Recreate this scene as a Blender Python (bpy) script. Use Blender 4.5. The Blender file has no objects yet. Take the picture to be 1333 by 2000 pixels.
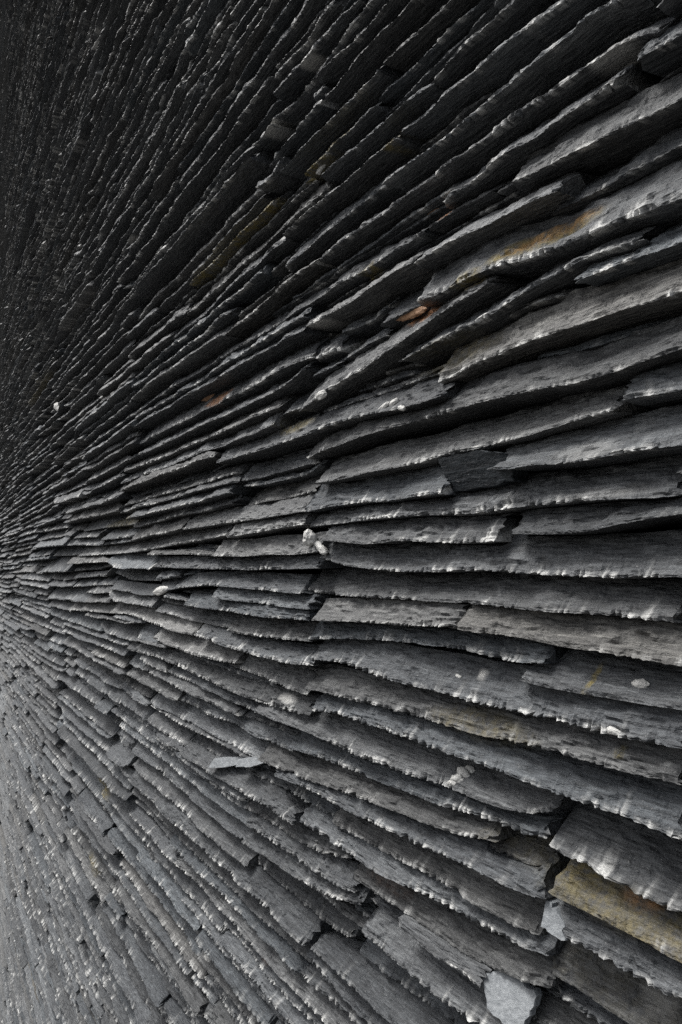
import bpy, math, random
import numpy as np

# ---------------------------------------------------------------- camera, sky, sun, exposure
scene = bpy.context.scene
CAM = np.array([0.0, 0.20, 1.65])            # 20 cm off the wall, at eye height
FPX = 1500.0                                 # focal length in pixels of a 1333 x 2000 picture
HORIZON = 1111.0                             # level camera, lens shifted up a little
YAW = math.atan(888.5 / FPX)                 # turned from the wall's run towards the wall
FWD = np.array([math.cos(YAW), -math.sin(YAW), 0.0])
RGT = np.array([-math.sin(YAW), -math.cos(YAW), 0.0])
UPV = np.cross(RGT, FWD)

from mathutils import Matrix, Vector
cam_data = bpy.data.cameras.new('camera')
cam = bpy.data.objects.new('camera', cam_data)
scene.collection.objects.link(cam)
M = Matrix.Identity(4)
for i in range(3):
    M[i][0], M[i][1], M[i][2], M[i][3] = RGT[i], UPV[i], -FWD[i], CAM[i]
cam.matrix_world = M
cam_data.sensor_fit = 'VERTICAL'
cam_data.sensor_height = 36.0
cam_data.sensor_width = 24.0
cam_data.lens = 36.0 * FPX / 2000.0
cam_data.shift_y = (HORIZON - 1000.0) / 2000.0
cam_data.clip_start = 0.01
cam_data.clip_end = 5000.0
scene.camera = cam

SUN_ELEV = math.radians(56.0)
SUN_AZ = math.radians(31.0)                  # measured from +X (along the wall) towards +Y (the open side)
world = bpy.data.worlds.new('World')
scene.world = world
world.use_nodes = True
wn, wl = world.node_tree.nodes, world.node_tree.links
wn.clear()
w_out = wn.new('ShaderNodeOutputWorld')
w_bg = wn.new('ShaderNodeBackground')
w_sky = wn.new('ShaderNodeTexSky')
w_sky.sky_type = 'NISHITA'
w_sky.sun_disc = False
w_sky.sun_elevation = SUN_ELEV
w_sky.sun_rotation = math.radians(90.0) - SUN_AZ
w_sky.air_density = 1.0
w_sky.dust_density = 6.0
w_sky.ozone_density = 1.0
w_hsv = wn.new('ShaderNodeHueSaturation')    # thin cloud: the sky's blue mostly greyed out
w_hsv.inputs['Saturation'].default_value = 0.30
w_bg.inputs['Strength'].default_value = 0.09
wl.new(w_sky.outputs[0], w_hsv.inputs['Color'])
wl.new(w_hsv.outputs[0], w_bg.inputs['Color'])
wl.new(w_bg.outputs[0], w_out.inputs[0])

sun_data = bpy.data.lights.new('sun', 'SUN')
sun_data.energy = 1.5
sun_data.angle = math.radians(18.0)
sun_data.color = (1.0, 0.99, 0.965)
sun = bpy.data.objects.new('sun', sun_data)
scene.collection.objects.link(sun)
sun_dir = Vector((math.cos(SUN_ELEV) * math.cos(SUN_AZ), math.cos(SUN_ELEV) * math.sin(SUN_AZ), math.sin(SUN_ELEV)))
sun.rotation_euler = sun_dir.to_track_quat('Z', 'Y').to_euler()
sun.location = (3, 3, 5)

scene.view_settings.view_transform = 'Standard'
scene.view_settings.look = 'None'
scene.view_settings.exposure = 1.12
scene.view_settings.gamma = 1.0
scene.view_settings.use_curve_mapping = False
scene.cycles.use_denoising = False
scene.cycles.max_bounces = 6
scene.cycles.diffuse_bounces = 4

rng = np.random.default_rng(11)
random.seed(11)

# ---------------------------------------------------------------- helpers
def vnoise(x, y, seed=0):
    """smooth 2-D value noise in [-1, 1]"""
    x = np.asarray(x, float); y = np.asarray(y, float)
    xi = np.floor(x); yi = np.floor(y)
    fx = x - xi; fy = y - yi
    fx = fx * fx * (3 - 2 * fx); fy = fy * fy * (3 - 2 * fy)
    def h(a, b):
        n = np.sin(a * 127.1 + b * 311.7 + seed * 74.7) * 43758.5453
        return (n - np.floor(n)) * 2 - 1
    return ((h(xi, yi) * (1 - fx) + h(xi + 1, yi) * fx) * (1 - fy)
            + (h(xi, yi + 1) * (1 - fx) + h(xi + 1, yi + 1) * fx) * fy)

R_WALL = 40.0                                 # the wall bends very gently away
def wall_y(s):
    s = np.asarray(s, float)
    return -np.where(s > 0, s * s, 0) / (2 * R_WALL)

def to_wall(px, py, off=0.0):
    """photo pixel -> (run along the wall, height) on the wall face set forward by off"""
    d = FWD + RGT * (px - 666.5) / FPX - UPV * (py - HORIZON) / FPX
    s = 0.4
    for _ in range(40):
        t = (float(wall_y(s)) + off - CAM[1]) / d[1]
        s = 0.5 * s + 0.5 * (CAM[0] + t * d[0])
    return s, CAM[2] + t * d[2]

def to_px(s, z, off=0.0):
    p = np.stack([np.asarray(s, float), wall_y(s) + off, np.asarray(z, float) + 0 * np.asarray(s, float)], -1) - CAM
    zc = p @ FWD
    return 666.5 + FPX * (p @ RGT) / zc, HORIZON - FPX * (p @ UPV) / zc, zc

def link(o):
    scene.collection.objects.link(o); return o

# ---------------------------------------------------------------- materials
def new_mat(name):
    m = bpy.data.materials.new(name); m.use_nodes = True
    nt = m.node_tree; nt.nodes.clear()
    out = nt.nodes.new('ShaderNodeOutputMaterial')
    b = nt.nodes.new('ShaderNodeBsdfPrincipled')
    nt.links.new(b.outputs[0], out.inputs[0])
    return m, nt, b

def node(nt, kind, **kw):
    n = nt.nodes.new(kind)
    for k, v in kw.items():
        setattr(n, k, v)
    return n

def noise(nt, vec, scale, detail=4.0, rough=0.6):
    n = node(nt, 'ShaderNodeTexNoise')
    n.inputs['Scale'].default_value = scale
    n.inputs['Detail'].default_value = detail
    n.inputs['Roughness'].default_value = rough
    nt.links.new(vec, n.inputs['Vector'])
    return n.outputs['Fac']

def ramp(nt, fac, stops):
    r = node(nt, 'ShaderNodeValToRGB')
    e = r.color_ramp.elements
    e[0].position, e[0].color = stops[0][0], (*stops[0][1], 1)
    e[1].position, e[1].color = stops[-1][0], (*stops[-1][1], 1)
    for p, c in stops[1:-1]:
        x = e.new(p); x.color = (*c, 1)
    nt.links.new(fac, r.inputs[0])
    return r.outputs[0]

def mix(nt, fac, a, b, mode='MIX'):
    m = node(nt, 'ShaderNodeMix', data_type='RGBA', blend_type=mode)
    for sock, v in ((m.inputs[0], fac), (m.inputs[6], a), (m.inputs[7], b)):
        if hasattr(v, 'links'):
            nt.links.new(v, sock)
        elif isinstance(v, tuple):
            sock.default_value = (*v, 1)
        else:
            sock.default_value = v
    return m.outputs[2]

def math_n(nt, op, a, b=0.0, clamp=False):
    m = node(nt, 'ShaderNodeMath', operation=op, use_clamp=clamp)
    for sock, v in ((m.inputs[0], a), (m.inputs[1], b)):
        if hasattr(v, 'links'):
            nt.links.new(v, sock)
        else:
            sock.default_value = v
    return m.outputs[0]

def slate_material():
    m, nt, b = new_mat('slate')
    tc = node(nt, 'ShaderNodeTexCoord')
    mp = node(nt, 'ShaderNodeMapping')
    mp.inputs['Scale'].default_value = (0.10, 1.0, 1.0)      # grain runs along the bed
    nt.links.new(tc.outputs['Object'], mp.inputs[0])
    vec, raw = mp.outputs[0], tc.outputs['Object']
    at = node(nt, 'ShaderNodeAttribute', attribute_name='slate')   # r tone, g bruised edge, b brown/blue
    sp = node(nt, 'ShaderNodeSeparateColor')
    nt.links.new(at.outputs['Color'], sp.inputs[0])
    st = node(nt, 'ShaderNodeAttribute', attribute_name='stain')   # lichen / rust / quartz
    ss = node(nt, 'ShaderNodeSeparateColor')
    nt.links.new(st.outputs['Color'], ss.inputs[0])
    fine = noise(nt, vec, 900, 3, 0.65)
    mid = noise(nt, vec, 140, 3, 0.6)
    speck = noise(nt, raw, 1500, 1, 0.6)
    tone = ramp(nt, sp.outputs[0], [(0.0, (0.034, 0.036, 0.038)), (0.5, (0.074, 0.0765, 0.079)), (1.0, (0.150, 0.152, 0.152))])
    hue = ramp(nt, sp.outputs[2], [(0.0, (0.90, 0.99, 1.07)), (0.35, (0.97, 1.0, 1.04)), (0.7, (1.02, 1.0, 0.97)), (1.0, (1.16, 1.03, 0.84))])
    c = mix(nt, 1.0, tone, hue, 'MULTIPLY')
    c = mix(nt, 1.0, c, ramp(nt, mid, [(0.3, (0.72, 0.72, 0.73)), (0.7, (1.28, 1.27, 1.25))]), 'MULTIPLY')
    c = mix(nt, 1.0, c, ramp(nt, fine, [(0.30, (0.52, 0.52, 0.52)), (0.50, (0.95, 0.95, 0.95)), (0.72, (1.75, 1.75, 1.72))]), 'MULTIPLY')
    # pale crushed dust and bruises
    bru = math_n(nt, 'MULTIPLY', sp.outputs[1], ramp(nt, fine, [(0.30, (0.3,) * 3), (0.55, (1.0,) * 3)]), True)
    c = mix(nt, bru, c, (0.57, 0.57, 0.55))
    fl = ramp(nt, speck, [(0.68, (0, 0, 0)), (0.76, (1, 1, 1))])
    c = mix(nt, math_n(nt, 'MULTIPLY', fl, 0.35), c, (0.34, 0.34, 0.33))
    # ochre lichen, rust, quartz
    grow = ramp(nt, noise(nt, raw, 260, 5, 0.7), [(0.36, (0, 0, 0)), (0.62, (1, 1, 1))])
    c = mix(nt, math_n(nt, 'MULTIPLY', ss.outputs[0], grow, True), c, mix(nt, mid, (0.075, 0.075, 0.036), (0.25, 0.19, 0.065)))
    c = mix(nt, math_n(nt, 'MULTIPLY', ss.outputs[1], grow, True), c, mix(nt, fine, (0.24, 0.10, 0.045), (0.46, 0.25, 0.13)))
    c = mix(nt, ss.outputs[2], c, mix(nt, fine, (0.42, 0.42, 0.40), (0.66, 0.65, 0.62)))
    nt.links.new(c, b.inputs['Base Color'])
    rg = ramp(nt, fine, [(0.3, (0.48,) * 3), (0.7, (0.75,) * 3)])
    nt.links.new(rg, b.inputs['Roughness'])
    b.inputs['Specular IOR Level'].default_value = 0.14
    bm = node(nt, 'ShaderNodeBump')
    bm.inputs['Strength'].default_value = 0.95
    bm.inputs['Distance'].default_value = 0.0012
    rd = node(nt, 'ShaderNodeTexNoise', noise_type='RIDGED_MULTIFRACTAL')
    for k_, v_ in (('Scale', 190), ('Detail', 3), ('Roughness', 0.62), ('Lacunarity', 2.2), ('Offset', 0.9), ('Gain', 1.6)):
        rd.inputs[k_].default_value = v_
    mp2 = node(nt, 'ShaderNodeMapping')
    mp2.inputs['Scale'].default_value = (0.5, 1.0, 1.0)
    mp2.inputs['Rotation'].default_value = (0.0, 0.12, 0.0)
    nt.links.new(raw, mp2.inputs[0]); nt.links.new(mp2.outputs[0], rd.inputs['Vector'])
    hsum = math_n(nt, 'ADD', math_n(nt, 'MULTIPLY', rd.outputs['Fac'], 0.25), math_n(nt, 'ADD', math_n(nt, 'MULTIPLY', noise(nt, mp2.outputs[0], 480, 4, 0.7), 1.0), math_n(nt, 'MULTIPLY', noise(nt, vec, 420, 3, 0.6), 0.7)))
    nt.links.new(hsum, bm.inputs['Height'])
    nt.links.new(bm.outputs[0], b.inputs['Normal'])
    return m

SLATE = slate_material()

def plain_stone(name, lo, hi, scale, rough=0.6, bump=0.0006):
    m, nt, b = new_mat(name)
    tc = node(nt, 'ShaderNodeTexCoord')
    f = noise(nt, tc.outputs['Object'], scale, 5, 0.65)
    nt.links.new(ramp(nt, f, [(0.3, lo), (0.7, hi)]), b.inputs['Base Color'])
    b.inputs['Roughness'].default_value = rough
    bm = node(nt, 'ShaderNodeBump'); bm.inputs['Distance'].default_value = bump; bm.inputs['Strength'].default_value = 0.6
    nt.links.new(f, bm.inputs['Height']); nt.links.new(bm.outputs[0], b.inputs['Normal'])
    return m

QUARTZ = plain_stone('white_quartz', (0.30, 0.30, 0.285), (0.56, 0.555, 0.53), 600)
PALE = plain_stone('pale_slate', (0.10, 0.11, 0.12), (0.23, 0.245, 0.255), 420, 0.55, 0.0010)
RUST = plain_stone('rusty_stone', (0.24, 0.12, 0.06), (0.48, 0.29, 0.17), 320, 0.75)
GRIT = plain_stone('dark_grit', (0.035, 0.034, 0.032), (0.085, 0.082, 0.078), 90, 0.9, 0.006)
BACKING = plain_stone('dark_backing', (0.02, 0.02, 0.02), (0.045, 0.045, 0.045), 60, 0.9, 0.004)

# ---------------------------------------------------------------- the laid slates: (lower arris in the photograph, thickness in mm)
TRACED = [
('U1a',12,[(782,262),(794,252),(833,225),(875,183),(933,141),(990,93),(1014,70),(1056,45),(1077,24),(1107,0),(1140,-28)]),
('U1b',11,[(545,460),(580,430),(623,393),(665,364),(701,330),(728,303),(764,279),(776,268)]),
('U2',13,[(749,358),(788,327),(821,303),(863,267),(914,225),(933,213),(963,189),(987,168),(1014,147),(1032,129),(1059,108),(1083,93),(1113,60),(1131,45),(1149,28),(1173,15),(1203,3),(1240,-12)]),
('U3a',13,[(618,508),(668,472),(692,454),(743,424),(773,400),(800,378),(839,352),(869,327),(911,297),(933,284),(963,261),(990,237),(1023,213),(1047,195),(1068,186),(1101,162),(1125,144),(1155,123),(1185,102),(1221,75),(1245,65),(1275,62),(1290,66)]),
('U3b',10,[(440,655),(500,606),(536,577),(551,556),(602,522),(615,513)]),
('U4',13,[(863,395),(890,378),(913,362),(933,348),(951,330),(972,315),(1005,294),(1032,282),(1062,267),(1080,246),(1110,225),(1128,213),(1152,198),(1164,189),(1185,180),(1203,166),(1215,157)]),
('U4r',12,[(1240,122),(1290,93),(1333,72),(1400,30)]),
('U4c',10,[(833,453),(850,438),(890,413),(925,395),(947,382),(962,376)]),
('U5',15,[(992,359),(1015,350),(1038,342),(1062,327),(1083,315),(1110,303),(1143,288),(1188,267),(1215,255),(1251,237),(1275,225),(1305,207),(1333,193),(1420,148)]),
('U6',13,[(1077,415),(1095,405),(1120,393),(1158,375),(1193,360),(1225,342),(1251,330),(1284,312),(1305,302),(1333,287),(1420,240)]),
('U6b',13,[(803,517),(848,491),(884,469),(933,449),(963,433),(993,417),(1028,398),(1060,385),(1085,378)]),
('U6c',12,[(593,641),(638,616),(683,595),(707,577),(743,553),(775,533),(800,519)]),
('U7',17,[(810,589),(851,577),(893,553),(933,535),(966,524),(1002,516),(1035,508),(1068,496),(1107,484),(1140,469),(1173,451),(1203,436),(1251,421),(1308,400),(1333,390),(1400,362)]),
('U8',12,[(788,705),(818,688),(851,670),(887,655),(933,633),(966,613),(993,594),(1014,579),(1050,561),(1074,549),(1116,524),(1143,509),(1173,497),(1203,488),(1236,480)]),
('U8x',16,[(592,802),(610,790),(645,762),(674,743),(710,725),(743,700),(765,683),(797,661),(833,634),(866,612),(902,590),(933,571),(966,550)]),
('U9a',10,[(990,623),(1017,607),(1044,595),(1068,588),(1105,578)]),
('U9b',12,[(1131,549),(1182,526),(1221,514),(1257,499),(1284,490),(1333,472),(1410,440)]),
('U10',16,[(852,748),(880,738),(905,722),(933,709),(969,697),(1011,676),(1053,664),(1077,652),(1113,643),(1143,635),(1182,619),(1209,609),(1245,600),(1278,592),(1308,583),(1333,571),(1430,540)]),
('U11',14,[(593,898),(629,880),(665,868),(695,857),(713,850),(752,839),(785,830),(848,815),(893,800),(933,786),(978,778),(1005,772),(1032,766),(1059,760),(1101,754),(1143,745),(1173,736),(1209,725),(1236,715),(1269,703),(1299,695),(1333,682),(1380,668)]),
('U12',12,[(420,905),(480,888),(533,872),(563,860),(605,848),(632,836),(662,827),(698,816),(728,809),(773,801),(820,788),(865,772)]),
('U13',13,[(1201,788),(1240,779),(1290,770),(1333,762),(1440,738)]),
('U14',15,[(615,944),(647,940),(677,935),(713,926),(752,918),(779,914),(833,902),(857,894),(878,888),(933,878),(978,865),(1029,852),(1053,845),(1089,833),(1131,820),(1170,810),(1194,803)]),
('U15',15,[(960,916),(978,919),(1011,914),(1038,907),(1077,909),(1101,905),(1149,899),(1188,892),(1218,884),(1248,879),(1287,878),(1333,870),(1430,856)]),
('U16',16,[(592,1001),(620,995),(638,990),(662,988),(689,984),(713,981),(743,981),(788,974),(833,968),(866,964)]),
('U17',15,[(593,1030),(632,1026),(671,1022),(713,1017),(773,1011),(818,1008),(860,1006),(893,1006),(933,1004),(975,998),(1017,992),(1053,988),(1092,987),(1113,981),(1149,980),(1179,976),(1218,974),(1266,975),(1293,971),(1333,968)]),
('U18',13,[(990,1043),(1053,1044),(1083,1044),(1119,1042),(1158,1037),(1188,1029),(1218,1023),(1254,1016),(1293,1009),(1333,1005),(1420,994)]),
('U19',12,[(632,1056),(662,1058),(683,1061),(719,1064),(758,1059),(785,1056),(818,1059),(857,1061),(893,1063),(933,1061),(960,1058)]),
('U20',15,[(620,1088),(641,1097),(665,1103),(689,1107),(713,1110),(743,1114),(788,1118),(833,1118),(851,1118),(893,1116),(933,1116),(978,1118),(1014,1121),(1068,1125),(1113,1126),(1155,1128),(1191,1130),(1233,1130),(1272,1127),(1317,1128),(1333,1130),(1400,1134)]),
('U21a',15,[(593,1157),(623,1159),(659,1164),(689,1166),(713,1167),(743,1170),(773,1171),(803,1172),(833,1175),(863,1176),(893,1179),(933,1181),(973,1185),(1011,1190),(1053,1193),(1089,1197),(1173,1203),(1212,1206),(1248,1211),(1293,1215),(1333,1219)]),
('U21b',11,[(300,1159),(345,1149),(399,1144),(453,1147),(502,1152),(556,1158),(592,1160)]),
('U22',12,[(606,1212),(644,1213),(677,1214),(719,1217),(761,1221),(794,1224),(821,1224),(860,1226),(888,1224)]),
('U23',15,[(888,1228),(905,1233),(933,1237),(951,1238),(990,1242),(1023,1247),(1056,1255),(1092,1263),(1140,1270),(1167,1274),(1212,1282),(1236,1287),(1275,1293),(1333,1303),(1420,1318)]),
('U24a',13,[(606,1250),(662,1248),(701,1249),(728,1251),(755,1253),(794,1256),(827,1260),(863,1265),(899,1271),(933,1278),(957,1287),(993,1294),(1040,1296),(1066,1297)]),
('U24b',12,[(437,1233),(502,1244),(556,1250),(604,1253)]),
('U25',16,[(602,1289),(638,1291),(665,1296),(689,1304),(719,1315),(749,1325),(770,1332),(803,1341),(833,1347),(869,1357),(902,1369),(933,1377),(963,1384),(1008,1392),(1047,1399),(1071,1406),(1101,1413),(1140,1422),(1167,1429),(1191,1438),(1233,1446),(1263,1450),(1293,1454),(1314,1459),(1333,1463)]),
('U26',15,[(1017,1328),(1050,1338),(1083,1345),(1125,1353),(1167,1361),(1203,1367),(1233,1373),(1263,1378),(1293,1382),(1333,1388),(1420,1402)]),
('U27',14,[(598,1347),(623,1350),(653,1360),(689,1371),(725,1378),(749,1385),(782,1393),(815,1403),(836,1409),(863,1418),(890,1425),(908,1432),(933,1437),(960,1443),(993,1449),(1038,1457),(1062,1464),(1101,1473),(1143,1483),(1173,1495),(1203,1504),(1248,1515),(1293,1525),(1333,1536)]),
('U28',15,[(600,1390),(635,1392),(665,1400),(689,1407),(713,1416),(743,1424),(770,1435),(797,1445),(821,1454),(848,1465),(878,1475),(902,1484),(923,1489),(957,1502),(978,1509),(1008,1519),(1038,1530),(1062,1540),(1089,1551),(1119,1560),(1143,1569),(1173,1580),(1203,1591),(1233,1600),(1257,1609),(1293,1624),(1333,1639)]),
('U29',15,[(500,1388),(533,1404),(563,1416),(599,1431),(632,1445),(659,1458),(692,1473),(725,1485),(749,1494),(779,1507),(806,1518),(833,1525),(866,1536),(893,1548),(911,1555),(933,1563),(963,1572),(993,1583),(1020,1590),(1060,1592),(1086,1580)]),
('U30',14,[(563,1462),(593,1469),(623,1482),(662,1497),(695,1510),(725,1523),(755,1535),(797,1548),(821,1560),(863,1575),(887,1583),(933,1595),(963,1606),(993,1619),(1029,1633),(1050,1638),(1072,1630)]),
('U31',12,[(500,1484),(533,1497),(554,1506),(593,1523),(623,1533),(647,1542),(677,1553),(713,1564),(743,1575),(773,1586),(803,1597),(833,1610),(872,1626),(902,1635),(933,1642),(948,1640)]),
('U31r',12,[(950,1655),(963,1662),(993,1675),(1020,1686),(1065,1695)]),
('U32',14,[(533,1515),(563,1526),(593,1541),(623,1556),(653,1572),(701,1598),(725,1609),(755,1623),(788,1639),(827,1656),(863,1671),(893,1684),(917,1696),(933,1706),(963,1720),(993,1735),(1023,1746),(1041,1752),(1060,1750)]),
('U33',14,[(650,1608),(668,1621),(689,1635),(713,1649),(737,1661),(767,1676),(794,1691),(818,1704),(851,1721),(887,1741),(914,1757),(933,1769),(954,1780),(978,1792),(999,1805),(1020,1816),(1035,1823),(1060,1824)]),
('U34',12,[(587,1606),(623,1627),(653,1648),(683,1668),(713,1687),(737,1702),(767,1718),(794,1731),(821,1746),(851,1763),(884,1782),(905,1793),(933,1810),(963,1827),(993,1841),(1023,1854),(1044,1862),(1072,1866)]),
('U35',11,[(480,1580),(545,1621),(575,1638),(608,1659),(638,1671),(670,1677),(685,1677)]),
('U35r',12,[(692,1715),(713,1729),(743,1750),(782,1775),(812,1798),(848,1822),(866,1836),(899,1862),(933,1880),(978,1897),(1005,1911),(1041,1923),(1078,1925)]),
('U36',12,[(480,1612),(533,1645),(563,1665),(590,1686),(623,1708),(653,1728),(674,1738),(692,1740)]),
('U37',12,[(470,1645),(533,1685),(563,1703),(593,1722),(611,1735),(638,1748),(662,1757),(700,1768)]),
('U38',13,[(500,1685),(557,1732),(581,1753),(602,1773),(623,1793),(647,1811),(668,1825),(690,1835)]),
('U39',13,[(704,1824),(725,1841),(746,1861),(770,1882),(797,1904),(827,1930),(863,1958),(905,1990),(933,2012),(1000,2060)]),
('U40',13,[(781,1810),(803,1831),(833,1853),(863,1874),(893,1895),(917,1912),(933,1924)]),
('D1',18,[(1074,1660),(1101,1672),(1128,1684),(1152,1697),(1191,1720),(1233,1743),(1263,1758),(1290,1773),(1314,1785),(1333,1797),(1400,1832)]),
('D2',15,[(1068,1742),(1095,1756),(1131,1774),(1173,1793),(1203,1808),(1248,1830),(1287,1853),(1314,1872),(1333,1884),(1400,1922)]),
('D3',14,[(1064,1810),(1107,1836),(1134,1850),(1170,1868),(1203,1888),(1233,1907),(1263,1924),(1296,1943),(1333,1962),(1400,2000)]),
('D4',14,[(1068,1898),(1092,1914),(1128,1936),(1149,1952),(1173,1970),(1200,1986),(1230,2003),(1300,2040),(1380,2082)]),
('T1a',11,[(842,165),(872,128),(899,99),(933,71),(960,50),(987,25),(1014,0),(1040,-22)]),
('T1b',11,[(625,345),(653,318),(689,294),(716,270),(743,249),(758,233),(782,210),(797,196),(838,170)]),
('T2a',11,[(735,203),(755,180),(785,150),(809,129),(833,105),(851,87),(872,64),(902,35),(933,8),(960,-16)]),
('M1',11,[(590,345),(614,320),(653,285),(680,260),(707,234),(730,209)]),
('T3a',10,[(749,126),(773,100),(797,77),(821,54),(851,26),(872,2),(890,-18)]),
('T3b',10,[(545,339),(572,312),(599,282),(623,258),(647,235),(665,216),(689,192),(710,170),(728,150),(745,131)]),
('T4',10,[(635,196),(653,177),(683,141),(700,117),(731,86),(752,60),(782,32),(806,6),(822,-14)]),
('T4b',9,[(533,312),(551,290),(566,274),(587,249),(608,222),(630,198)]),
('T5',9,[(620,150),(650,120),(674,100),(695,77),(719,52),(728,38),(755,6),(770,-12)]),
('T6',10,[(533,240),(569,204),(593,174),(617,144),(641,113),(665,84),(683,60),(710,27),(734,2)]),
('T7',10,[(533,183),(551,162),(578,136),(596,114),(620,85),(653,52),(674,30),(698,5)]),
('T8',10,[(533,156),(551,135),(575,110),(596,85),(611,60),(632,30),(650,6)]),
('C1',12,[(356,1035),(430,1024),(502,1014),(588,999)]),
('C2',12,[(152,1087),(200,1084),(250,1080),(295,1073),(354,1062),(403,1053),(440,1047)]),
('C3',11,[(443,1051),(502,1040),(556,1030),(590,1024)]),
('C4',12,[(417,1087),(484,1087),(520,1083),(574,1084),(617,1079)]),
('C6',10,[(300,1108),(421,1112),(484,1114),(565,1112),(618,1110)]),
('C8',10,[(412,1166),(430,1170),(502,1179),(565,1187),(605,1191)]),
('C9',10,[(358,1183),(398,1188),(457,1197),(520,1206),(601,1212)]),
('C11',11,[(380,1242),(430,1260),(493,1281),(565,1297),(600,1300)]),
('C12',12,[(442,1297),(502,1319),(538,1336),(594,1356)]),
('C13',12,[(298,1247),(322,1260),(385,1282),(434,1294),(455,1296)]),
('C14',12,[(137,1192),(250,1200),(300,1220),(335,1232),(375,1242)]),
('C15',11,[(250,1269),(304,1284),(340,1298),(394,1325),(450,1350),(520,1378),(594,1398)]),
('M2',10,[(372,555),(406,525),(450,482),(500,430),(535,394)]),
]

DS = 0.004
S0, S1, ZTOP = -0.3, 3.4, 3.35
G = np.arange(S0, S1 + 1e-9, DS)
N = len(G)
slates = []          # dicts: s, bot, top, off, and looks

def px_extent(s):
    return to_px(s, CAM[2])[0]

raw = []
for name, tmm, pts in TRACED:
    off = float(np.clip(rng.normal(0, 0.0018), -0.004, 0.004))
    if name in ('U31r', 'U9a', 'U4c', 'U38'): off -= 0.006
    q = np.array(sorted(to_wall(x, y, off) for x, y in pts))
    raw.append(dict(name=name, q=q, off=off, t=tmm / 1000.0))
tr = []
for r in raw:
    i0 = int(math.ceil((r['q'][0, 0] - S0) / DS)); i1 = int(math.floor((r['q'][-1, 0] - S0) / DS))
    bot = np.full(N, np.nan)
    b = np.interp(G[i0:i1 + 1], r['q'][:, 0], r['q'][:, 1])
    if len(b) > 8:                      # the traced line wobbles with the chipped edge: ease it
        k = np.array([1, 2, 3, 2, 1]) / 9.0
        bb = np.convolve(np.pad(b, 2, mode='reflect', reflect_type='odd'), k, 'valid'); b = bb
    bot[i0:i1 + 1] = b
    tr.append(dict(name=r['name'], i0=i0, i1=i1, bot=bot, off=r['off'], t=r['t']))
for a in tr:
    sl = slice(a['i0'], a['i1'] + 1)
    top = a['bot'] + a['t']
    for c in tr:
        if c is a: continue
        ov = ~np.isnan(a['bot']) & ~np.isnan(c['bot'])
        if not ov.any(): continue
        if np.median((c['bot'] - a['bot'])[ov]) > 0:
            top = np.where(ov, np.fmin(top, np.maximum(c['bot'] - 0.0004, a['bot'] + 0.002)), top)
    a['top'] = top
    slates.append(dict(name=a['name'], s=G[sl].copy(), bot=a['bot'][sl].copy(), top=top[sl].copy(), off=a['off'], traced=True))

# fill everything else from the ground up, course on course, round the traced slates
H = 0.0 + 0.004 * vnoise(G * 7, 0 * G, 5)
ob_b = [[] for _ in range(N)]
for a in tr:
    for i in range(a['i0'], a['i1'] + 1):
        ob_b[i].append((a['bot'][i], a['top'][i]))
for l in ob_b: l.sort()
INF = 99.0
CB = np.full(N, INF); CT = np.full(N, INF); ptr = [0] * N
def refresh(i):
    l = ob_b[i]
    while True:
        while ptr[i] < len(l) and l[ptr[i]][0] < H[i] - 0.004: 
            H[i] = max(H[i], l[ptr[i]][1]); ptr[i] += 1
        if ptr[i] >= len(l):
            CB[i] = INF; CT[i] = INF; return
        b_, t_ = l[ptr[i]]
        if b_ - H[i] < 0.0036:
            H[i] = max(t_, H[i]); ptr[i] += 1
        else:
            CB[i], CT[i] = b_, t_; return
for i in range(N): refresh(i)
tmood = 0.011
guard = 0
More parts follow.
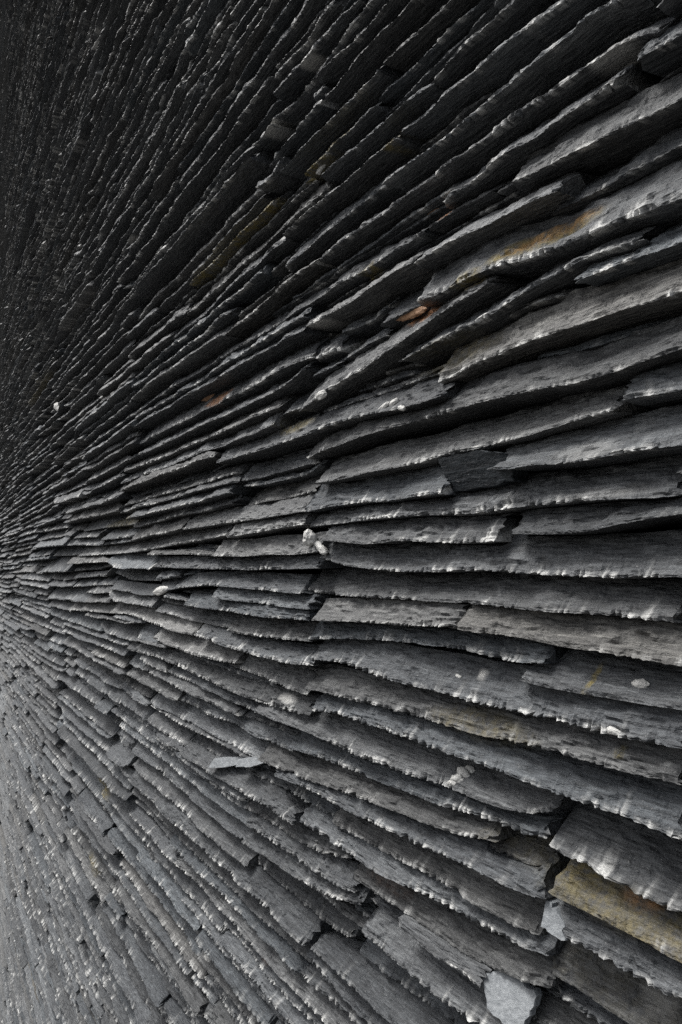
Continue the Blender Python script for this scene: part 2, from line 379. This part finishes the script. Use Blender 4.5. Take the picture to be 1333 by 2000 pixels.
while guard < 20000:
    guard += 1
    i = int(np.argmin(H))
    if H[i] >= ZTOP: break
    h = H[i]
    a = b = i
    while a > 0 and H[a - 1] <= h + 0.0045 and CB[a - 1] - h > 0.0042 and i - a < 95: a -= 1
    while b < N - 1 and H[b + 1] <= h + 0.0045 and CB[b + 1] - h > 0.0042 and b - i < 95: b += 1
    n = b - a + 1
    if n * DS < 0.014:
        nb = min(H[max(a - 1, 0)] if a > 0 else INF, H[min(b + 1, N - 1)] if b < N - 1 else INF, float(CB[a:b + 1].min()))
        H[a:b + 1] = max(nb, h + 0.002)
        for j in range(a, b + 1): refresh(j)
        continue
    L = int(np.clip(rng.normal(0.24, 0.06), 0.09, 0.36) / DS)
    if n > L + 15:
        if a > 0 and (b >= N - 1 or rng.random() < 0.5) : b2 = max(a + L, i); a, b = a, b2
        else: a = min(b - L, i)
    s = G[a:b + 1]; hh = H[a:b + 1]
    if len(s) > 6:
        m = np.polyfit(s, hh, 1)[0]
    else:
        m = 0.0
    m = float(np.clip(m + rng.normal(0, 0.002), -0.04, 0.04))
    c0 = float((hh - m * s).max()) - 0.0012
    bot = c0 + m * s
    avail = float((CB[a:b + 1] - bot).min()) - 0.0005
    tmood = 0.85 * tmood + 0.15 * 0.0115
    T = float(np.clip(rng.normal(tmood, 0.0027), 0.0055, 0.019))
    if rng.random() < 0.04: T *= 1.35
    if avail < 0.0030:
        k = (CB[a:b + 1] - bot) < 0.0042
        for j in np.nonzero(k)[0]:
            H[a + j] = CB[a + j]; refresh(a + j)
        if not k.any():
            H[a:b + 1] = h + 0.003
        continue
    if avail < T * 1.45: T = min(T, avail) if avail < T else (avail if avail < 0.017 else T)
    zmid = float(bot.mean())
    pxm, pym, zc = to_px(float(s.mean()), zmid)
    inside = s.mean() < 0.60 and abs(zmid - CAM[2]) < 0.6 and any(abs(c['i0'] + c['i1'] - a - b) < (c['i1'] - c['i0']) and np.nanmin(np.abs(c['bot'][a:b + 1] - zmid), initial=9) < 0.03 for c in tr if not np.isnan(c['bot'][a:b + 1]).all())
    off = float(np.clip(rng.normal(0, 0.0027), -0.006, 0.005))
    if rng.random() < 0.10: off -= rng.uniform(0.004, 0.012)
    if inside: off = -rng.uniform(0.003, 0.010) if T > 0.007 else -rng.uniform(0.006, 0.013)
    wob = 0.0007 * vnoise(s * 22, 0 * s + guard, 3)
    top = bot + T + 0.0009 * vnoise(s * 14, 0 * s + guard, 4)
    slates.append(dict(name='', s=s.copy(), bot=bot + wob, top=np.maximum(top, bot + 0.0025), off=off, traced=False))
    H[a:b + 1] = bot + T - 0.0004
    for j in range(a, b + 1): refresh(j)

# ---------------------------------------------------------------- looks of single slates, stains at places on the wall
LOOK = {  # tone 0..1, hue 0 blue .. 1 brown
    'U10': (0.72, 0.72), 'U8x': (0.6, 0.5), 'D1': (0.36, 0.45), 'D2': (0.5, 0.75), 'D4': (0.45, 0.6), 'U23': (0.6, 0.75),
    'U14': (0.66, 0.5), 'U16': (0.5, 0.2), 'U15': (0.55, 0.3), 'U17': (0.55, 0.4), 'U22': (0.66, 0.6), 'C14': (0.8, 0.6),
    'C2': (0.72, 0.5), 'C4': (0.7, 0.55), 'U20': (0.52, 0.4), 'U26': (0.45, 0.4), 'U27': (0.5, 0.6), 'U31r': (0.42, 0.7),
    'U35r': (0.42, 0.65), 'U33': (0.55, 0.65), 'U38': (0.3, 0.45), 'U29': (0.6, 0.45), 'C13': (0.75, 0.6), 'C12': (0.7, 0.5), 'C1': (0.7, 0.5), 'C3': (0.75, 0.5),
}
BEVEL = {'U1a': 1.3, 'U1b': 1.25, 'U2': 1.35, 'U3a': 1.3, 'U3b': 1.2, 'U4': 1.0, 'U4r': 0.9, 'U4c': 1.1, 'U5': 0.7, 'U6': 0.95, 'U6b': 1.1, 'U6c': 1.2, 'U7': 0.65, 'U8': 1.2, 'U9a': 1.2,
         'U9b': 1.2, 'U8x': 0.8, 'U10': 0.6, 'U11': 0.75, 'T1a': 1.3, 'T1b': 1.25, 'T2a': 1.2, 'M1': 1.0, 'T3a': 1.3, 'T3b': 1.2, 'T4': 1.2, 'T4b': 1.3, 'T5': 1.3, 'T6': 1.3, 'T7': 1.2, 'T8': 1.2, 'M2': 1.1}
STAINS = []   # s, z, half run, half height, channel, strength
def stain(px, py, rx, ry, ch, k=1.0):
    s_, z_ = to_wall(px, py)
    zc = to_px(s_, z_)[2]
    a_ = abs(to_wall(px + rx, py)[0] - to_wall(px - rx, py)[0]) / 2
    STAINS.append((s_, z_, float(a_), ry * float(zc) / FPX, ch, k))
for p in [(1060, 452, 80, 16, 1, 0.55), (1060, 458, 90, 20, 0, 1.3), (1000, 482, 55, 16, 0, 1.2), (910, 545, 30, 14, 0, 0.9), (190, 78, 5, 16, 2, 0.7), (240, 15, 5, 8, 2, 0.6), (322, 482, 6, 6, 2, 0.6), (247, 462, 6, 8, 2, 0.6), (545, 458, 8, 6, 2, 0.7), (700, 525, 14, 16, 0, 1.0), (765, 275, 14, 14, 0, 1.0),
          (415, 776, 22, 12, 1, 1.3), (845, 412, 16, 6, 1, 1.2), (800, 610, 34, 12, 1, 1.4), 
          (230, 1020, 30, 10, 0, 0.7), (1190, 1770, 150, 50, 0, 0.5), (1110, 1715, 50, 24, 0, 0.7), (1230, 1765, 40, 14, 1, 0.5), (190, 1540, 16, 14, 0, 0.8),
          (180, 1690, 10, 12, 0, 0.7), (455, 1815, 14, 8, 1, 0.25), (500, 1870, 14, 9, 1, 0.28),
          (1000, 1660, 70, 30, 0, 0.2), (740, 1730, 40, 14, 1, 0.1), (930, 1420, 100, 30, 0, 0.35), (1140, 1330, 6, 30, 0, 0.9), (1205, 1470, 10, 10, 0, 0.9),
          (560, 830, 30, 14, 0, 0.7), (860, 690, 80, 30, 0, 0.4), (75, 760, 20, 10, 0, 0.7), (1180, 105, 40, 14, 2, 0.45), (1040, 45, 20, 8, 2, 0.4), (598, 110, 12, 22, 2, 0.6),
          (528, 250, 10, 14, 2, 0.6), (612, 634, 18, 7, 2, 0.6), (330, 1215, 60, 14, 2, 0.10), (955, 850, 300, 40, 2, 0.04), (1130, 880, 60, 18, 2, 0.18), (1250, 1960, 40, 30, 2, 0.22),
          (548, 1366, 14, 8, 2, 0.6), (915, 1320, 10, 6, 2, 0.7), (1150, 965, 90, 10, 2, 0.15)]:
    stain(*p)
for (xa, ya), (xb, yb), m_ in (((592, 342), (700, 232), 9), ((374, 548), (520, 402), 12)):      # two thin lichen-edged slates
    for k_ in range(m_):
        f_ = k_ / (m_ - 1)
        stain(xa + (xb - xa) * f_, ya + (yb - ya) * f_ - 4, 12, 10, 0, 1.1 + 0.35 * math.sin(k_ * 2.4))

# ---------------------------------------------------------------- slate meshes
def in_view(sl):
    z = 0.5 * (sl['bot'] + sl['top'])
    x, y, zc = to_px(sl['s'], z)
    ok = (zc > 0.05) & (x > -40) & (x < 1373) & (y > -70) & (y < 2070)
    area = float(np.sum(np.where((zc > 0.05) & (x > 0) & (x < 1333) & (y > 0) & (y < 2000), (sl['top'] - sl['bot']) * DS / np.maximum(zc, 0.05) ** 3, 0)))
    return bool(ok.any()), area, float(np.clip(sl['s'].min(), 0.12, 9))

def scallop(s, seed, width):
    """irregular chipped bites: 0 on the points between bites, 1 in the middle of a bite; also each bite's depth"""
    lo, hi = s[0], s[-1]
    r = np.random.default_rng(seed)
    k = int((hi - lo) / width) + 6
    e = lo - width + np.cumsum(np.clip(r.lognormal(-0.15, 0.6, 2 * k + 8), 0.25, 3.2) * width)
    i = np.clip(np.searchsorted(e, s) - 1, 0, len(e) - 2)
    f = np.clip((s - e[i]) / (e[i + 1] - e[i]), 0, 1)
    d = r.uniform(0.25, 1.0, len(e)) ** 1.3
    pk = r.uniform(0.15, 0.85, len(e))[i]
    return np.where(f < pk, f / pk, (1 - f) / (1 - pk)), d[i], f

def build(sl, idx, du, nf):
    """profile swept along the slate: underside, chipped lower arris, bevelled rough face, top bed"""
    r = np.random.default_rng(1000 + idx)
    L0, L1 = sl['s'][0] - DS * 0.4, sl['s'][-1] + DS * 0.4
    n = max(int((L1 - L0) / du), 3) + 1
    s = np.linspace(L0, L1, n)
    bot = np.interp(s, sl['s'], sl['bot']); top = np.interp(s, sl['s'], sl['top'])
    hero = du < 0.0035
    d0, d1 = s - L0, L1 - s
    # broken corners and wedge-shaped ends
    for d in (d0, d1):
        c = r.uniform(0.002, 0.007) if (r.random() < 0.25 and not sl['traced']) else 0.0015; k = np.clip(1 - d / c, 0, 1)
        taper = r.choice([0, 0, 0, 0, 0, 0, 1, 2]) if not sl['traced'] else 0; ln = r.uniform(0.02, 0.07)
        e = np.clip(1 - d / ln, 0, 1) ** 1.5
        th = top - bot
        if taper == 1: top = top - th * 0.6 * e
        if taper == 2: bot = bot + th * 0.45 * e
        sl.setdefault('cut', []).append((k, r.uniform(0.3, 1.1) * c))
    cut = sum(k ** 1.4 * a for k, a in sl.pop('cut'))
    t = top - bot
    low = 0.0013 * vnoise(s * 16, 0 * s + idx, 1) + (0.0012 * vnoise(s * 40, 0 * s + idx, 13) if not sl['traced'] else 0) + 0.0002 * vnoise(s * 150, 0 * s + idx, 8) + 0.0006 * vnoise(s * 55, 0 * s + idx, 2)
    wl = sl['off'] + low - cut
    # lower arris: bites of about 3 mm plus finer ones
    if du < 0.009:
        f1, a1, p1 = scallop(s, 7000 + idx, 0.0038)
        f2, a2, p2 = scallop(s, 9000 + idx, 0.0019)
        patch = np.clip(0.72 + 0.95 * vnoise(s * 30, 0 * s + idx, 9), 0.10, 1.4)
        bite = (0.0022 * f1 * a1 + 0.0008 * f2 * a2) * patch
    else:
        f1 = np.zeros(n); a1 = f1; bite = 0.0009 * (1 + vnoise(s * 150, 0 * s + idx, 9)); patch = np.ones(n); f2 = f1
    bite = np.minimum(bite, t * 0.25)
    bv = BEVEL.get(sl['name'], r.uniform(0.75, 1.25) if not sl['traced'] else r.uniform(0.7, 1.0))
    bev = np.clip(t * bv * (1 + 0.15 * vnoise(s * 26, 0 * s + idx, 6) + 0.06 * vnoise(s * 110, 0 * s + idx, 7)), 0.0012, 0.018)
    pw = r.uniform(0.85, 1.2)
    D = 0.075
    rows_w, rows_z, rows_g = [], [], []
    ones = np.ones(n)
    zero = 0 * ones
    und = 0.0004 * vnoise(s * 60, zero + idx, 12)
    rows_w += [-D * ones, wl - 0.020, wl - 0.0035 - 0.5 * bite]
    rows_z += [bot + zero, bot + und, bot + 0.5 * und]
    rows_g += [zero, zero, zero + 0.02]
    hn = np.minimum(r.uniform(0.0006, 0.0014) * (1 + 0.5 * vnoise(s / 0.007, zero + idx, 51)), t * 0.3)     # blunt broken nose under the bevel
    S = np.broadcast_to(s, (nf, n))
    if nf > 3:
        up = np.linspace(0, 1, nf - 2)[:, None]
        hg = np.concatenate([zero[None], 0.55 * hn[None], hn + (t - hn) * up], 0)
    else:
        hg = np.linspace(0, 1, nf)[:, None] * t[None, :]
    q = hg / t
    qb = np.clip((hg - hn) / (t - hn), 0, 1)
    und_cut = -0.0005 * np.clip(1 - hg / hn, 0, 1)       # the lip hangs forward
    lam = np.exp(-hg / 0.0024)
    basew = wl - bev * qb ** pw - und_cut
    if nf > 4:
        sk = r.uniform(-1.6, 1.6)
        wx = S + sk * hg + 0.0022 * vnoise(S / 0.012, hg / 0.006 + idx, 41)
        wh = hg + 0.0016 * vnoise(S / 0.010 + 9, hg / 0.007 + idx, 42) - 0.05 * r.normal() * (S - s[0])
        rough = (0.00040 * vnoise(wx / 0.020, wh / 0.0028 + idx * 3.1, 21) + 0.00055 * vnoise((wx - 0.6 * wh) / 0.0075, (wh + 0.12 * wx) / 0.0022 + idx * 1.7, 22)
                 + 0.00030 * vnoise((wx + 0.8 * wh) / 0.0050, (wh - 0.15 * wx) / 0.0020 + idx, 23))
        lx = wh / r.uniform(0.0028, 0.0050) + 0.8 * vnoise(S / 0.025, hg * 0 + idx, 43)
        ledge = (lx - np.floor(lx)) - 0.5
        rough = rough - r.uniform(0.0001, 0.0008) * ledge * np.clip(0.5 + 1.2 * vnoise(S / 0.04, hg / 0.01 + idx, 44), 0, 1)
    else:
        rough = 0.0010 * vnoise(S / 0.016, hg / 0.003 + idx * 3.1, 21)
    if du > 0.004: bite = 0.3 * bite
    if du > 0.006: bite = 0.5 * bite; hn = np.maximum(hn, 0.0010)
    jit = r.normal(0, 1.0, (nf, n)) * (0.00017 if du < 0.003 else 0.00018 if du < 0.006 else 0.00005)      # splintery fracture
    wide = 7 if du < 0.002 else 3
    js = jit.copy()
    for k_ in range(1, wide): js += np.roll(jit, k_, 1)
    jit[2:] = 1.5 * js[2:] / math.sqrt(wide)      # grain drawn out along the bed
    env = np.minimum(1.0, 0.35 + q * 2)
    FW = basew - bite * lam * 1.1 + 1.45 * rough * env + jit
    FZ = bot + hg + 0.3 * jit * (q < 0.9) + bite * 0.5 * lam * (1 - q)
    if du < 0.009:
        cusp = np.clip((1.2 - 1.0 * f1 - 0.3 * f2) * patch, 0, 1.2)
        FG = 1.45 * np.clip(cusp, 0, 1.2) ** 1.4 * (1.0 if du < 0.002 else 0.6 if du < 0.003 else 0.55) * np.exp(-np.maximum(hg - hn, 0) / (0.0004 + 0.0028 * np.clip(vnoise(s / 0.0032, zero + idx, 31), 0, 1) ** 1.5)) * r.uniform(0.35, 1.15) * np.clip(0.35 + 1.6 * vnoise(s / 0.0055, zero + idx, 35) + 0.9 * vnoise(s / 0.0022, zero + idx, 36), 0.06, 1.25)
    else:
        FG = (0.55 * np.clip(vnoise(s * 220, zero + idx, 33) + 0.4, 0, 1)) * np.exp(-q * 3)
    if du > 0.004: FG = (0.16 if du < 0.006 else 0.10) * np.exp(-np.maximum(hg - hn, 0) / 0.0006) * (1 + 0.5 * vnoise(s / 0.02, zero + idx, 37))      # too far off to see single bites
    rows_w += list(FW); rows_z += list(FZ); rows_g += list(FG)
    rows_w += [rows_w[-1] - 0.004, rows_w[-1] - 0.018, -D * ones]
    rows_z += [top + 0.2 * und, top + und, top + zero]
    rows_g += [zero, zero, zero]
    W = np.array(rows_w); Z = np.array(rows_z); Gd = np.array(rows_g)
    W = np.maximum(W, -D)
    if du > 0.02:
        keep = [0, 3, 2 + nf, len(W) - 1]
        W, Z, Gd = W[keep], Z[keep], Gd[keep]
    elif du > 0.003:
        keep = [0] + list(range(3, 3 + nf)) + [len(W) - 1]
        W, Z, Gd = W[keep], Z[keep], Gd[keep]
    m = W.shape[0]
    X = np.broadcast_to(s, W.shape).copy()
    if hero:                               # ends are ragged, not sawn
        X[:, 0] += 0.0016 * r.normal(size=m); X[:, -1] += 0.0016 * r.normal(size=m)
    V = np.stack([X, W + wall_y(X), Z], -1)          # m x n x 3
    V = V.reshape(-1, 3)
    a = (np.arange(m - 1)[:, None] * n + np.arange(n - 1)[None, :]).ravel()
    F = np.stack([a, a + 1, a + n + 1, a + n], -1)   # outward: underside row first, +Y out
    # end caps: fans to the middle of the back
    caps = []
    for col, flip in ((0, False), (n - 1, True)):
        c = np.arange(m) * n + col
        caps.append(c if flip else c[::-1])
    tone, hue = LOOK.get(sl['name'], (float(np.clip(r.normal(0.45, 0.12), 0.06, 0.95)), float(np.clip(r.normal(0.36, 0.14), 0, 1))))
    col = np.ones((len(V), 4)); col[:, 0] = tone; col[:, 1] = np.clip(Gd.ravel(), 0, 1); col[:, 2] = hue
    sta = np.zeros((len(V), 4)); sta[:, 3] = 1
    zm = Z.ravel(); xm = X.ravel()
    face = np.zeros(W.shape); face[1 if du > 0.003 else 2:-1 if du > 0.003 else -2] = 1; face = face.ravel()
    for (s_, z_, rs, rz, ch, k) in STAINS:
        if s_ + 1.6 * rs < L0 or s_ - 1.6 * rs > L1 or z_ + 2 * rz < bot.min() or z_ - 2 * rz > top.max(): continue
        dd = ((xm - s_) / rs) ** 2 + ((zm - z_) / rz) ** 2
        sta[:, ch] = np.maximum(sta[:, ch], k * face * np.clip(1.5 - dd, 0, 1))
    if sl['name'] == 'D2': sta[:, 0] = np.maximum(sta[:, 0], 0.42 * face)
    if sl['name'] == 'D4': sta[:, 0] = np.maximum(sta[:, 0], 0.1 * face)
    return V, F, caps, col, sta

def make_mesh(name, V, F, caps, col, sta, smooth=None):
    """V verts, F quads (k x 4), caps list of polygons"""
    me = bpy.data.meshes.new(name)
    ncap = sum(len(c) for c in caps)
    loops = np.concatenate([F.ravel()] + list(caps)).astype(np.int32)
    starts = np.concatenate([np.arange(len(F)) * 4, len(F) * 4 + np.concatenate([[0], np.cumsum([len(c) for c in caps])[:-1]])]).astype(np.int32) if caps else (np.arange(len(F)) * 4).astype(np.int32)
    me.vertices.add(len(V)); me.loops.add(len(loops)); me.polygons.add(len(starts))
    me.vertices.foreach_set('co', V.astype(np.float32).ravel())
    me.loops.foreach_set('vertex_index', loops)
    me.polygons.foreach_set('loop_start', starts)
    me.update(calc_edges=True)
    flags = np.zeros(len(starts), bool) if smooth is None else smooth
    me.polygons.foreach_set('use_smooth', flags)
    for nm, arr in (('slate', col), ('stain', sta)):
        at = me.attributes.new(nm, 'FLOAT_COLOR', 'POINT')
        at.data.foreach_set('color', arr.astype(np.float32).ravel())
    me.materials.append(SLATE)
    return me

wall = link(bpy.data.objects.new('slate_wall', None))
wall['label'] = 'dry-stone wall of thin dark grey slates with chipped edges, receding to the left'
wall['category'] = 'wall'
wall['kind'] = 'thing'
wall.location = (0.4, 0, 0)

info = []
for k, sl in enumerate(slates):
    vis, area, near = in_view(sl)
    info.append((area, vis, near, k))
chosen = set(k for area, vis, near, k in sorted(info, key=lambda t: -t[0])[:300] if area > 0)
mass = []
tris = 0
order = sorted(range(len(slates)), key=lambda k: -info[k][0])
for k in order:
    sl = slates[k]; area, vis, near, _ = info[k]
    if not vis: du, nf = 0.06, 2
    elif near < 0.42: du, nf = 0.0011, 12
    elif near < 0.62: du, nf = 0.0016, 8
    elif near < 0.9: du, nf = 0.0025, 6
    elif near < 1.9: du, nf = 0.0039, 5
    else: du, nf = 0.0080, 4
    V, F, caps, col, sta = build(sl, k, du, nf)
    tris += 2 * len(F)
    if k in chosen:
        c = np.array([V[:, 0].mean(), float(wall_y(V[:, 0].mean())), V[:, 2].mean()])
        me = make_mesh('slate', V - c, F, caps, col, sta)
        o = link(bpy.data.objects.new('slate', me))
        o.parent = wall
        o.location = Vector(c) - wall.location
        sl['obj'] = o
        if sl['name'] == 'D2': o['label'] = 'olive and ochre lichen-stained slate'
        if sl['name'] == 'U7': o['label'] = 'thick slate with ochre lichen along its upper edge'
        if sl['name'] == 'U10': o['label'] = 'large pale grey slate'
    else:
        mass.append((V, F, caps, col, sta, False))
base = 0; Vs, Fs, Cs, c1, c2, fl, cl = [], [], [], [], [], [], []
for V, F, caps, col, sta, sm in mass:
    fl.append(np.full(len(F), sm)); cl += [False] * len(caps)
    Vs.append(V); Fs.append(F + base); Cs += [c + base for c in caps]; c1.append(col); c2.append(sta); base += len(V)
me = make_mesh('slate_mass', np.concatenate(Vs) - np.array(wall.location), np.concatenate(Fs), Cs, np.concatenate(c1), np.concatenate(c2), np.concatenate(fl + [np.array(cl)]))
o = link(bpy.data.objects.new('slate_mass', me)); o.parent = wall; o['kind'] = 'stuff'
print('SLATES', len(slates), sum(1 for t in info if t[1]), 'parts', len(chosen), 'tris', tris)

# dark backing box added behind the slates to stop light leaking through
def box_mesh(name, pts_front, depth, z0, z1, mat):
    v, f = [], []
    for s_ in pts_front:
        y = float(wall_y(s_)) - 0.060
        v += [(s_, y, z0), (s_, y, z1), (s_, y - depth, z0), (s_, y - depth, z1)]
    for i in range(len(pts_front) - 1):
        a_, b_ = i * 4, i * 4 + 4
        f += [(a_ + 1, b_ + 1, b_, a_), (a_ + 2, b_ + 2, b_ + 3, a_ + 3), (a_ + 3, b_ + 3, b_ + 1, a_ + 1), (a_, b_, b_ + 2, a_ + 2)]
    e_ = len(v) - 4
    f += [(0, 2, 3, 1), (e_, e_ + 1, e_ + 3, e_ + 2)]
    me_ = bpy.data.meshes.new(name); me_.from_pydata([tuple(np.array(p) - np.array(wall.location)) for p in v], [], f); me_.update()
    me_.materials.append(mat)
    return link(bpy.data.objects.new(name, me_))
backing = box_mesh('backing', list(np.linspace(S0 + 0.01, S1 - 0.01, 12)), 0.40, -0.02, ZTOP - 0.02, BACKING)
backing.parent = wall

# ---------------------------------------------------------------- ground
gm = bpy.data.meshes.new('ground')
gm.from_pydata([(-600, -600, 0), (600, -600, 0), (600, 600, 0), (-600, 600, 0)], [], [(0, 1, 2, 3)])
gm.materials.append(GRIT)
ground = link(bpy.data.objects.new('ground', gm)); ground['kind'] = 'structure'


# ---------------------------------------------------------------- quartz lumps, pale flakes, rusty chips and pebbles lodged in the wall
bpy.context.view_layer.update()
DEPS = bpy.context.evaluated_depsgraph_get()
def surface_at(px, py):
    """point of the slates seen at a photo pixel"""
    d = FWD + RGT * (px - 666.5) / FPX - UPV * (py - HORIZON) / FPX
    d = d / np.linalg.norm(d)
    ok, loc, nor, idx_, ob, _m = scene.ray_cast(DEPS, Vector(CAM), Vector(d))
    s_, z_ = to_wall(px, py)
    if not ok:
        return np.array([s_, float(wall_y(s_)), z_]), None
    return np.array(loc), ob

def lump_mesh(name, rx, ry, rz, tilt, mat, seed):
    """knobbly stone: a sphere pushed in and out, flattened and tilted in the wall plane"""
    import bmesh
    bm_ = bmesh.new()
    bmesh.ops.create_icosphere(bm_, subdivisions=3, radius=1.0)
    for v_ in bm_.verts:
        p = np.array(v_.co)
        k_ = 1 + 0.20 * float(vnoise(p[0] * 1.7 + seed, p[2] * 1.7 + p[1], seed)) + 0.10 * float(vnoise(p[0] * 4 + p[1] * 2, p[2] * 4 + seed, seed + 1))
        x_, y_, z_ = p[0] * rx * k_, p[1] * ry * k_, p[2] * rz * k_
        c_, s__ = math.cos(tilt), math.sin(tilt)
        v_.co = (x_ * c_ - z_ * s__, y_, x_ * s__ + z_ * c_)
    me_ = bpy.data.meshes.new(name); bm_.to_mesh(me_); bm_.free()
    me_.materials.append(mat)
    return me_

def lump(name, px, py, wx, hy, mat, tilt=0.0, proud=0.35, parent='slate', depth=0.6):
    p, ob = surface_at(px, py)
    zc = float((p - CAM) @ FWD)
    rz = hy / 2 * zc / FPX
    rx = abs(to_wall(px + wx / 2, py)[0] - to_wall(px - wx / 2, py)[0]) / 2
    ry = min(rx, rz) * depth + 0.0004
    o_ = link(bpy.data.objects.new(name, lump_mesh(name, rx, ry, rz, tilt, mat, int(px) % 97)))
    par = ob if (parent == 'slate' and ob is not None and ob.name.split('.')[0] == 'slate') else (wall if parent else None)
    loc = Vector(p) + Vector((0, ry * proud, 0))
    if par is not None:
        o_.parent = par
        o_.location = loc - (par.location + (par.parent.location if par.parent else Vector((0, 0, 0))))
    else:
        o_.location = loc
    return o_

spots = [(1250, 1337, 34, 24), (1196, 1428, 44, 16), (893, 1522, 26, 20), (905, 1512, 28, 24), (916, 1505, 22, 18), (884, 1529, 18, 14),
         (748, 796, 26, 12), (768, 788, 20, 18), (784, 797, 16, 10), (626, 772, 22, 18), (312, 1154, 28, 18), (112, 794, 10, 16), (627, 328, 18, 14), (896, 1321, 12, 7), (405, 1872, 10, 14)]
for (x_, y_, w_, h_) in spots:
    lump('quartz_lump', x_, y_, w_, h_, QUARTZ, tilt=0.3 * math.sin(x_ * 1.3), proud=-0.2, depth=0.5)
for (x_, y_, w_, h_) in [(800, 612, 66, 24), (413, 776, 44, 18), (846, 413, 30, 8)]:
    lump('rusty_chip', x_, y_, w_, h_, RUST, tilt=0.12, proud=-0.3, depth=0.4)

pb = lump('pebble', 618, 1053, 15, 34, QUARTZ, tilt=-0.12, proud=0.9, parent=None, depth=0.8)
pb['label'] = 'slender upright white pebble wedged in a joint near the middle of the wall'; pb['category'] = 'pebble'; pb['group'] = 'white pebbles lodged in the wall'
pb = lump('pebble', 634, 1070, 24, 17, QUARTZ, tilt=0.5, proud=0.9, parent=None, depth=0.8)
pb['label'] = 'small rounded white pebble lying just right of the slender upright pebble'; pb['category'] = 'pebble'; pb['group'] = 'white pebbles lodged in the wall'

def flake(name, poly, mat, off, thick, lean=-0.15, parent=wall):
    """thin broken plate set against the face: outline in photo pixels, taken to its real place on the wall"""
    pts = [to_wall(x_, y_, off) for x_, y_ in poly]
    r_ = np.random.default_rng(int(poly[0][0]))
    fine = []
    for i_ in range(len(pts)):
        a_, b_ = np.array(pts[i_]), np.array(pts[(i_ + 1) % len(pts)])
        for t_ in (0, 0.25, 0.5, 0.75):
            p_ = a_ + (b_ - a_) * t_
            if t_: p_ = p_ + r_.normal(0, 0.00035, 2)
            fine.append(p_)
    fine = np.array(fine); c_ = fine.mean(0); n_ = len(fine)
    v_, f_ = [], []
    tiltx = r_.normal(0, 0.06); tiltz = lean + r_.normal(0, 0.03)
    rings = [(1.0, -thick), (1.0, -0.0007), (0.985, 0.0)]
    for k_, w_ in rings:
        for p_ in fine:
            q_ = c_ + (p_ - c_) * k_
            v_.append((q_[0], float(wall_y(c_[0])) + off + w_ + (q_[0] - c_[0]) * tiltx + (q_[1] - c_[1]) * tiltz, q_[1]))
    for j_ in range(len(rings) - 1):
        for i_ in range(n_):
            k_ = (i_ + 1) % n_
            f_.append((j_ * n_ + i_, j_ * n_ + k_, (j_ + 1) * n_ + k_, (j_ + 1) * n_ + i_))
    f_.append(tuple(range((len(rings) - 1) * n_, len(rings) * n_)))
    f_.append(tuple(range(n_ - 1, -1, -1)))
    o0 = np.array([c_[0], float(wall_y(c_[0])) + off, c_[1]])
    me_ = bpy.data.meshes.new(name)
    me_.from_pydata([tuple(np.array(p_) - o0) for p_ in v_], [], f_)
    import bmesh
    bm_ = bmesh.new(); bm_.from_mesh(me_); bmesh.ops.recalc_face_normals(bm_, faces=bm_.faces); bm_.to_mesh(me_); bm_.free()
    me_.shade_flat()
    me_.materials.append(mat)
    o_ = link(bpy.data.objects.new(name, me_)); o_.parent = parent; o_.location = Vector(o0) - parent.location
    return o_

flake('pale_flake', [(940, 1902), (975, 1897), (1003, 1922), (1034, 1952), (1036, 1985), (1028, 2012), (1000, 1991), (968, 1962)], PALE, -0.0012, 0.003, -0.70)
flake('pale_flake', [(1059, 1760), (1078, 1778), (1100, 1806), (1100, 1820), (1109, 1836), (1085, 1824), (1063, 1808)], PALE, 0.0012, 0.006, -0.45)
flake('pale_flake', [(426, 1480), (462, 1480), (466, 1494), (424, 1497)], PALE, -0.0010, 0.006, -0.5)
flake('pale_flake', [(468, 1482), (490, 1479), (512, 1490), (492, 1498), (470, 1497)], PALE, -0.0010, 0.006, -0.5)
flake('smooth_flake', [(862, 896), (900, 888), (950, 880), (985, 885), (1000, 918), (996, 940), (930, 951), (868, 962), (864, 925)], SLATE, -0.0045, 0.008, 0.40)
